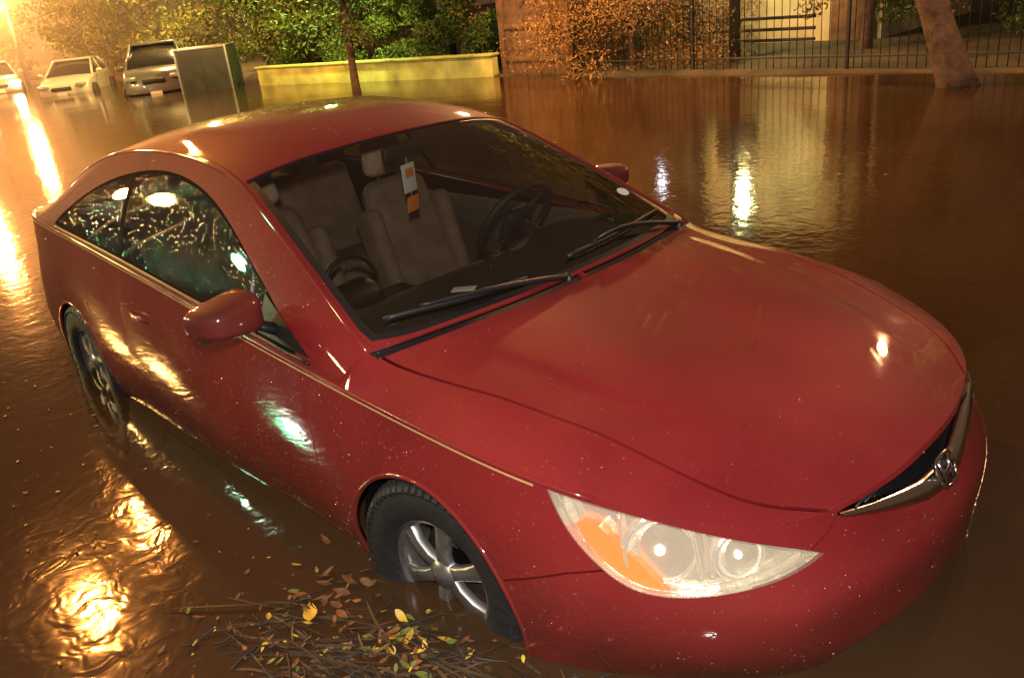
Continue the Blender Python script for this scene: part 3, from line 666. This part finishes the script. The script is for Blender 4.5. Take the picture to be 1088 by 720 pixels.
tree('street_tree',-.6,13.0,6,LEAF_G,(.3,-.2),.14,2.6,14000,size=.05,low=.15)
tree('street_tree',1.8,11.8,6,LEAF_G,(.3,-.2),.14,2.8,12000,size=.06,low=.2)
tree('street_tree',7,12,6,LEAF_G,(.3,-.2),.14,2.8,7000,size=.08,low=.2)
def hedge(name,x0,x1,y,hh,th,n,lm,ynx=0):
    cs=[];rs=[]
    for i in range(int((x1-x0)*hh*1.6)):
        x=random.uniform(x0,x1);cs.append((x,y+(x-x0)*ynx+random.uniform(-th,th)*.5,random.uniform(.5,hh)+.1*math.sin(x*2)));rs.append(random.uniform(.35,.6))
    V,F=leaves(cs,rs,n,.042); mesh_obj(name,V,F,lm,None,False)
hedge('hedge',-20,-10.0,10.9,3.4,.8,70000,LEAF_G)
hedge('hedge',-3.0,12,12.6,1.6,.8,22000,LEAF_G)
STUC=pmat('wall_stucco',(.46,.50,.16),.85,var=.35,vscale=2.5,bump=.3,bscale=20)
lw=empty('low_wall')
a0=np.array([-16.9,8.85]);a1=np.array([-9.9,10.15]);mid=(a0+a1)/2;dv=a1-a0;L=np.linalg.norm(dv);ang=math.atan2(dv[1],dv[0])
rbox('wall_body',(L,.22,.7),(mid[0],mid[1],.24),(0,0,ang),.015,STUC,lw)
rbox('wall_cap',(L+.06,.30,.05),(mid[0],mid[1],.615),(0,0,ang),.015,STUC,lw)
STEEL=pmat('fence_steel',(.02,.02,.02),.5)
WOOD=pmat('weathered_wood',(.15,.085,.05),.8,var=.35,vscale=6,bump=.3,bscale=12)
gt_=empty('wooden_gate')
for i in range(9): rbox('board',(.17,.03,1.9),(-9.65+.18*i,10.35+.006*(i%2),1.05),(0,0,0),.004,WOOD,gt_)
for x in(-9.78,-8.05): rbox('gate_post',(.12,.12,2.2),(x,10.33,1.1),(0,0,0),.01,WOOD,gt_)
for z in(.5,1.1,1.8): rbox('gate_rail',(1.6,.03,.09),(-8.92,10.315,z),(0,0,0),.004,WOOD,gt_)
fe=empty('iron_fence')
for i in range(150): 
    x=-7.9+.125*i; tube('bar',[(x,10.3,.25),(x,10.3,2.4)],.007,STEEL,fe,sides=6)
for z in(.42,2.2): rbox('rail',(19,.03,.03),(1.5,10.3,z),(0,0,0),.004,STEEL,fe)
for i in range(8): rbox('fence_post',(.05,.05,2.6),(-7.95+2.6*i,10.3,1.2),(0,0,0),.006,STEEL,fe)
HW=pmat('house_wall',(.60,.54,.34),.8,var=.2,vscale=1.5)
hs=empty('stucco_house')
rbox('walls',(3.6,4,3.4),(-5.3,15.2,1.9),(0,0,0),.02,HW,hs)
V=[(-7.4,12.9,3.6),(-3.2,12.9,3.6),(-3.2,17.5,3.6),(-7.4,17.5,3.6),(-6.4,15.2,4.9),(-4.2,15.2,4.9)]
mesh_obj('roof',V,[(0,1,5,4),(2,3,4,5),(1,2,5),(3,0,4),(3,2,1,0)],pmat('roof_shingle',(.08,.06,.05),.9,var=.3,vscale=10),hs,False)
WIN=pmat('window_dark',(.02,.03,.03),.1)
rbox('window',(.9,.05,1.0),(-6.3,13.19,1.95),(0,0,0),.01,WIN,hs); rbox('window_sill',(1.1,.12,.08),(-6.3,13.15,1.40),(0,0,0),.01,HW,hs)
rbox('door',(.8,.06,2.0),(-4.0,13.18,1.3),(0,0,0),.01,WOOD,hs)
for z in(.55,.72,.9): rbox('planter_slat',(2.6,.05,.05),(-5.2,11.6,z),(0,0,0),.006,STEEL,hs)

# ------------------------------------------------------------------ background vehicles
BULBW=pmat('bg_lit_headlamp',(1,1,1),.3,emit=(1,.80,.5),es=80)
LAMPOFF=pmat('bg_lamp_glass',(.5,.5,.5),.15,metal=.5)
def bgcar(name,x,y,rot,col,kind='sedan',z=.0,lit=False,sc=.9):
    e=empty(name,(x,y,z),rot,sc); pm=pmat(name+'_paint',col,.3,coat=1)
    gm=bpy.data.materials.get('bg_glass') or pmat('bg_glass',(.02,.022,.024),.08)
    if kind=='sedan':
        W=1.76; body=[(-2.3,.35),(-2.3,.78),(-2.15,.95),(-1.5,1.0),(1.0,.95),(1.6,.89),(2.0,.80),(2.24,.66),(2.32,.50),(2.30,.32)];cab=[(-1.75,.97),(-1.0,1.38),(.0,1.41),(1.12,.93)]
    else:
        W=1.9; body=[(-2.4,.45),(-2.4,1.05),(-2.3,1.12),(1.0,1.12),(1.7,1.10),(2.2,1.02),(2.36,.88),(2.42,.45)];cab=[(-2.35,1.10),(-2.2,1.68),(.1,1.74),(1.15,1.10)]
    def ext(nm,pr,w0,w1,mat,bev,arc=0):
        bm=bmesh.new(); zmin=min(p[1] for p in pr);zmax=max(p[1] for p in pr); K=7
        rows=[]
        for s in range(K):
            q=-1+2*s/(K-1); row=[]
            for (px,pz) in pr:
                w=w0+(w1-w0)*(pz-zmin)/(zmax-zmin); tap=1-.10*max(0,abs(px)/2.4-.6)/.4
                bulge=arc*(q*q)*(1 if px>0 else -1)*(max(0,abs(px)-.8)/1.6)
                crown=(.03*(1-q*q)) if pz>zmin+.3 else 0
                row.append(bm.verts.new((px-bulge,q*w*tap,pz+crown)))
            rows.append(row)
        n=len(pr);bm.faces.new(rows[0]);bm.faces.new(rows[-1][::-1])
        for s in range(K-1):
            for i in range(n): bm.faces.new((rows[s][i],rows[s+1][i],rows[s+1][(i+1)%n],rows[s][(i+1)%n])) 
        bmesh.ops.recalc_face_normals(bm,faces=bm.faces[:])
        ed=[e_ for e_ in bm.edges if e_.is_manifold and e_.calc_face_angle(0)>.9]
        bmesh.ops.bevel(bm,geom=ed,offset=bev,segments=4,profile=.5,affect='EDGES')
        me=bpy.data.meshes.new(nm);bm.to_mesh(me);bm.free();me.materials.append(mat);me.polygons.foreach_set('use_smooth',[True]*len(me.polygons));return link(bpy.data.objects.new(nm,me),e)
    ext('body',body,W/2,W/2*.93,pm,.08,.28); ext('cabin_glass',cab,W/2*.88,W/2*.66,gm,.05,.25)
    rt=[(px*.93-.03,pz) for px,pz in cab if pz>1.2]; cx=(rt[0][0]+rt[1][0])/2
    rbox('roof',(abs(rt[1][0]-rt[0][0])+.25,W*.67,.07),(cx,0,max(p[1] for p in cab)+.02),(0,0,0),.034,pm,e)
    for sg in(-1,1):
        a_,b_=cab[-1],cab[-2]; tube('pillar',[(a_[0]-.06,sg*W/2*.87,a_[1]),(b_[0],sg*W/2*.68,b_[1]+.02)],.04,pm,e,sides=6)
        a_,b_=cab[0],cab[1]; tube('pillar',[(a_[0],sg*W/2*.87,a_[1]),(b_[0],sg*W/2*.68,b_[1]+.02)],.045,pm,e,sides=6)
        tube('pillar',[(-.35,sg*W/2*.885,cab[0][1]),(-.35,sg*W/2*.69,cab[1][1]+.02)],.03,pm,e,sides=6)
        for wx in(-1.4,1.4):
            lathe('wheel',[(.0,-.02),(.2,-.03),(.21,0),(.33,0),(.34,.03),(.34,.17),(.2,.2)],RUBBER,e,seg=24,loc=(wx,sg*(W/2+.01),.34),rot=(0,0,0 if sg<0 else math.pi))
        hz=.70 if kind=='sedan' else .90; hx=2.16 if kind=='sedan' else 2.30
        rbox('headlamp',(.16,.34,.13),(hx,sg*W*.33,hz),(0,0,sg*-.35),.04,BULBW if lit else LAMPOFF,e)
        rbox('tail_lamp',(.08,.26,.2),(body[0][0]+.01,sg*W*.36,body[1][1]-.05),(0,0,0),.03,TAIL,e)
        ball('door_mirror',.09,pm,(.75,sg*W*.54,cab[0][1]+.06),e,(.7,1.2,.8))
    rbox('grille',(.06,.62,.12),(body[-2][0]+.03,0,.62 if kind=='sedan' else .8),(0,0,0),.02,BLACK,e)
    rbox('number_plate',(.02,.32,.14),(body[-2][0]+.06,0,.45),(0,0,0),.005,WHITE,e)
    return e
bgcar('parked_suv',-21.6,8.35,math.radians(-28),(.13,.14,.15),'suv',z=-.20)
bgcar('parked_sedan',-26.6,7.8,math.radians(-32),(.50,.48,.43),'sedan',z=-.18)
bgcar('parked_sedan',-33,7.1,math.radians(-12),(.40,.36,.31),'sedan',z=-.12,lit=True)
bgcar('parked_suv',-42,6.9,math.radians(-12),(.45,.45,.45),'suv',lit=True)
tr_=empty('box_trailer',(-18.5,8.35,-.30),math.radians(-38))
TG=pmat('trailer_panel',(.07,.06,.05),.4,var=.3)
rbox('box',(1.5,1.25,1.20),(0,0,.92),(0,0,0),.03,TG,tr_); AL=pmat('aluminium_trim',(.45,.42,.38),.4,metal=.9)
for sx in(-1,1):
    for sy in(-1,1): rbox('corner_trim',(.05,.05,1.22),(sx*.74,sy*.615,.92),(0,0,0),.01,AL,tr_)
for sy in(-1,1):
    for z in(.34,1.51): rbox('edge_trim',(1.52,.04,.04),(0,sy*.625,z),(0,0,0),.01,AL,tr_)
    for sx in(-.37,0,.37): rbox('side_rib',(.03,.02,1.14),(sx,sy*.628,.92),(0,0,0),.004,TG,tr_)
    lathe('wheel',[(.0,-.02),(.16,-.03),(.28,0),(.29,.03),(.29,.15),(.2,.18)],RUBBER,tr_,seg=24,loc=(0,sy*.74,.28),rot=(0,0,0 if sy<0 else math.pi))
for z in(.36,1.50): rbox('door_frame',(.04,1.2,.05),(.755,0,z),(0,0,0),.01,AL,tr_)
for sy in(-.28,.28): rbox('door_panel',(.02,.53,1.06),(.762,sy,.92),(0,0,0),.008,bpy.data.materials.get('trailer_door') or pmat('trailer_door',(.03,.027,.025),.5,var=.3),tr_)
tube('drawbar',[(-.75,0,.4),(-1.5,0,.4)],.04,STEEL,tr_)

# ------------------------------------------------------------------ debris
debris=empty('floating_debris')
REED=pmat('dead_reed',(.050,.031,.014),.6,var=.7,vscale=10); TWIG=pmat('twig',(.022,.014,.009),.65)
LY=pmat('leaf_floating_yellow',(.60,.38,.04),.5,var=.3,vscale=30);LB=pmat('leaf_floating_brown',(.16,.065,.020),.6,var=.5,vscale=30);LG=pmat('leaf_floating_green',(.14,.17,.03),.5,var=.3,vscale=30)
def strip(name,p,ang,L,w,mat,z=WATER+.004,curl=.3,lift=0):
    n=10;V=[];F=[];a=ang;q=np.array([p[0],p[1]],float);cv=random.uniform(-curl,curl)
    for i in range(n+1):
        t=i/n;ww=w*(1-abs(2*t-1)**3*.9);nx=-math.sin(a);ny=math.cos(a);zz=z+lift*math.sin(math.pi*t)+random.uniform(0,.002)
        V+=[(q[0]+nx*ww,q[1]+ny*ww,zz),(q[0]-nx*ww,q[1]-ny*ww,zz+.002)]
        a+=cv/n;q+=np.array([math.cos(a),math.sin(a)])*L/n
    for i in range(n):F.append((2*i,2*i+1,2*i+3,2*i+2))
    return V,F
groups={}
def addg(name,mat,V,F):
    g=groups.setdefault(name,(mat,[],[])); o=len(g[1]); g[1].extend(V); g[2].extend([tuple(i+o for i in f) for f in F])
A=np.array([.90,-1.30]);B=np.array([1.98,-.96])
for i in range(430):
    t=random.random()**.85;c=A+(B-A)*t+rng.normal(size=2)*np.array([.10,.085]); an=math.atan2(.34,1.12)+random.gauss(0,.42)+ (math.pi if random.random()<.5 else 0)
    L=random.uniform(.04,.40)*(1 if random.random()<.6 else .4); c=c-np.array([math.cos(an),math.sin(an)])*L*.5
    V,F=strip('reed',c,an,L,random.uniform(.0010,.0045),None,z=WATER+random.uniform(-.006,.007),curl=.6,lift=random.uniform(-.004,.008))
    addg('reeds',REED,V,F) if random.random()<.55 else addg('twigs',TWIG,V,F)
for i in range(45):
    t=random.random();c=A+(B-A)*t+rng.normal(size=2)*.08;an=math.atan2(.34,1.12)+random.gauss(0,.8);L=random.uniform(.08,.35)
    P=[np.array([c[0]+math.cos(an)*L*s+random.gauss(0,.006),c[1]+math.sin(an)*L*s+random.gauss(0,.006),WATER+random.uniform(-.002,.02)]) for s in np.linspace(0,1,6)]
    tube('stick',spline(P,10),np.linspace(.0038,.0012,10),TWIG,debris,sides=5)
def leaf(x,y,s,mat,tilt=.15,name='leaf'):
    V=[];F=[];n=10;a=random.random()*6.28;tx,ty=random.uniform(-tilt,tilt),random.uniform(-tilt,tilt)
    for i in range(n+1):
        t=i/n;w=math.sin(math.pi*t**.8)*.42*s
        for q in(-1,0,1):
            lx=(t-.5)*2*s;ly=q*w;z=abs(q)*.15*w+lx*tx+ly*ty+.12*s*(2*t-1)**2
            V.append((x+lx*math.cos(a)-ly*math.sin(a),y+lx*math.sin(a)+ly*math.cos(a),WATER+.006+max(-.004,z)))
    for i in range(n):
        for q in range(2):b0=i*3+q;F.append((b0,b0+3,b0+4,b0+1))
    addg('leaves_'+mat.name.split('_')[-1],mat,V,F)
leaf(1.015,-1.145,.050,LY);leaf(1.10,-1.09,.03,LB);leaf(.93,-1.12,.035,LB)
for i in range(60): leaf(1.33+random.gauss(0,.07),-1.03+random.gauss(0,.05),random.uniform(.008,.028),random.choice([LY,LG,LG,LB]),.6)
for i in range(240):
    t=random.random();c=A+(B-A)*t+rng.normal(size=2)*.11; leaf(c[0],c[1],random.uniform(.004,.020),random.choice([LB,LB,LB,LB,LG,LY]),.5)
for i in range(26):
    leaf(1.0+random.gauss(0,.08),-1.02+random.gauss(0,.05),random.uniform(.010,.028),LB,.6)
for i in range(150): leaf(random.uniform(-2.2,1.2),random.uniform(-2.4,-1.0),random.uniform(.005,.014),random.choice([LY,LB,LB]))
for i in range(12): leaf(random.uniform(-6,1.0),random.uniform(1.6,5),random.uniform(.02,.03),random.choice([LY,LB]))
for nm,(mt_,V,F) in groups.items(): mesh_obj(nm,V,F,mt_,debris)

# ------------------------------------------------------------------ street lamps & lights
POLE=pmat('lamp_pole',(.12,.12,.12),.5,metal=.6)
GLOBE=pmat('lamp_globe',(1,.8,.5),.4,emit=(1,.50,.16),es=60)
def light(name,loc,col,W,r=.15,parent=None):
    l=bpy.data.lights.new(name,'POINT');l.color=col;l.energy=W;l.shadow_soft_size=r;o=bpy.data.objects.new(name,l);o.location=loc;return link(o,parent)
def street_lamp(base,heads,col,W,r=.16,globe=False):
    e=empty('street_lamp'); H=max(h[2] for h in heads)+.35  # also names the added unseen lamps and the green traffic light
    tube('pole',[(base[0],base[1],0),(base[0],base[1],H)],[.10,.06],POLE,e,sides=12)
    for i,hh in enumerate(heads):
        tube('arm',spline([(base[0],base[1],H-.3),((base[0]+hh[0])/2,(base[1]+hh[1])/2,H+.05),(hh[0],hh[1],hh[2]+.28)],10),.035,POLE,e,sides=8)
        rbox('lamp_head',(.55,.28,.12),(hh[0],hh[1],hh[2]+.26),(0,0,0),.04,POLE,e)
        if globe: ball('globe',.14,GLOBE,(hh[0],hh[1],hh[2]+.10),e,(1.3,1,.7))
        light('lamp',(hh[0],hh[1],hh[2]-.15),col,W[i] if isinstance(W,(list,tuple)) else W,r,e)
SOD=(1,.34,.06)
street_lamp((-12.6,-.9),[(-11.4,.5,8.1),(-12.3,2.0,7.3)],SOD,[4200,1700],.17)
street_lamp((-31,3.5),[(-29.5,4.8,5.0)],(1,.38,.09),5200,.25)
street_lamp((-52,13.5),[(-51,12.2,4.0)],(1,.44,.12),7000,.3,True)
street_lamp((-38,9.6),[(-37,9.0,3.4)],(1,.42,.11),2800,.25,True)
street_lamp((-24,13),[(-23,9.8,4.6)],(1,.60,.18),2800,.2)
street_lamp((-13.5,12.2),[(-13.4,8.6,4.2)],(.85,1,.25),2000,.15)
street_lamp((-5,11.0),[(-6.6,8.2,4.4)],(1,.47,.17),2000,.15)
street_lamp((2,11.0),[(1.5,8.5,4.8)],(1,.50,.22),900,.15)
street_lamp((-6.9,12.4),[(-5.4,11.9,2.8)],(.85,1,.45),160,.1)
street_lamp((-12,-9),[(-11.5,-8,5.5)],(1,.93,.82),1000,.2)
street_lamp((-20,-7.6),[(-20,-6.2,6.2)],(1,.50,.12),3400,.35)  # unseen lamp, added to put an orange highlight on the car's shoulder
street_lamp((-17,-8),[(-17,-6.6,6.2)],(1,.55,.15),2200,.35)  # second unseen lamp added for the same shoulder highlight
street_lamp((-8,-6.9),[(-7.5,-5.5,3.7)],(.20,1,.42),420,.2)  # stands for an unseen green traffic light, placed for its shoulder highlight
street_lamp((-4.4,-7.4),[(-4.4,-5.9,4.2)],(1,.62,.25),260,.2)  # unseen lamp added for a faint gold line on the front fender
gl_=empty('gate_lantern');rbox('lantern_cap',(.16,.16,.04),(-5.98,10.22,2.14),(0,0,0),.01,STEEL,gl_);rbox('lantern_bracket',(.03,.12,.03),(-5.98,10.27,2.17),(0,0,0),.004,STEEL,gl_)
ball('lantern_bulb',.045,pmat('lantern_white',(1,1,1),.3,emit=(.85,.92,1),es=60),(-5.98,10.22,2.05),gl_)
light('camera_flash',(3.12,-2.12,2.12),(1,.93,.89),400,.05)
mm_=bpy.data.materials.new('glow_mist');mm_.use_nodes=True;nt=mm_.node_tree;nt.nodes.clear();o_=nt.nodes.new('ShaderNodeOutputMaterial');vs_=nt.nodes.new('ShaderNodeVolumeScatter')
vs_.inputs['Density'].default_value=.024;vs_.inputs['Anisotropy'].default_value=.55;vs_.inputs['Color'].default_value=(1,.92,.85,1);nt.links.new(vs_.outputs[0],o_.inputs['Volume'])
rbox('glow_mist',(44,26,10),(-44,8,5.25),(0,0,0),0,mm_,None)  # local mist box added to give the far lamps a glow
# ------------------------------------------------------------------ world
w=bpy.data.worlds.new('World');scene.world=w;w.use_nodes=True;nt=w.node_tree;bg=nt.nodes['Background']
sky=nt.nodes.new('ShaderNodeTexSky');sky.sky_type='NISHITA';sky.sun_disc=False;sky.sun_elevation=math.radians(1);sky.sun_rotation=math.radians(200)
nt.links.new(sky.outputs[0],bg.inputs[0]);bg.inputs[1].default_value=.004
bg2=nt.nodes.new('ShaderNodeBackground');bg2.inputs[0].default_value=(1,.52,.30,1);bg2.inputs[1].default_value=.10
ad=nt.nodes.new('ShaderNodeAddShader');nt.links.new(bg.outputs[0],ad.inputs[0]);nt.links.new(bg2.outputs[0],ad.inputs[1]);nt.links.new(ad.outputs[0],nt.nodes['World Output'].inputs[0])
# ------------------------------------------------------------------ camera
C=Vector((2.951,-2.006,1.829));yaw,pitch,roll,f=2.399,-.393,-.110,898.6
fw=Vector((math.cos(pitch)*math.cos(yaw),math.cos(pitch)*math.sin(yaw),math.sin(pitch)))
r=fw.cross(Vector((0,0,1))).normalized();u=r.cross(fw)
R_=r*math.cos(roll)+u*math.sin(roll);U_=-r*math.sin(roll)+u*math.cos(roll)
mt=Matrix((( R_.x,U_.x,-fw.x,C.x),(R_.y,U_.y,-fw.y,C.y),(R_.z,U_.z,-fw.z,C.z),(0,0,0,1)))
cd=bpy.data.cameras.new('camera');cam=bpy.data.objects.new('camera',cd);link(cam);cam.matrix_world=mt
cd.sensor_width=36;cd.lens=36*f/1088;cd.clip_start=.05;cd.clip_end=600;scene.camera=cam
scene.view_settings.view_transform='Standard';scene.view_settings.look='None';scene.view_settings.exposure=0
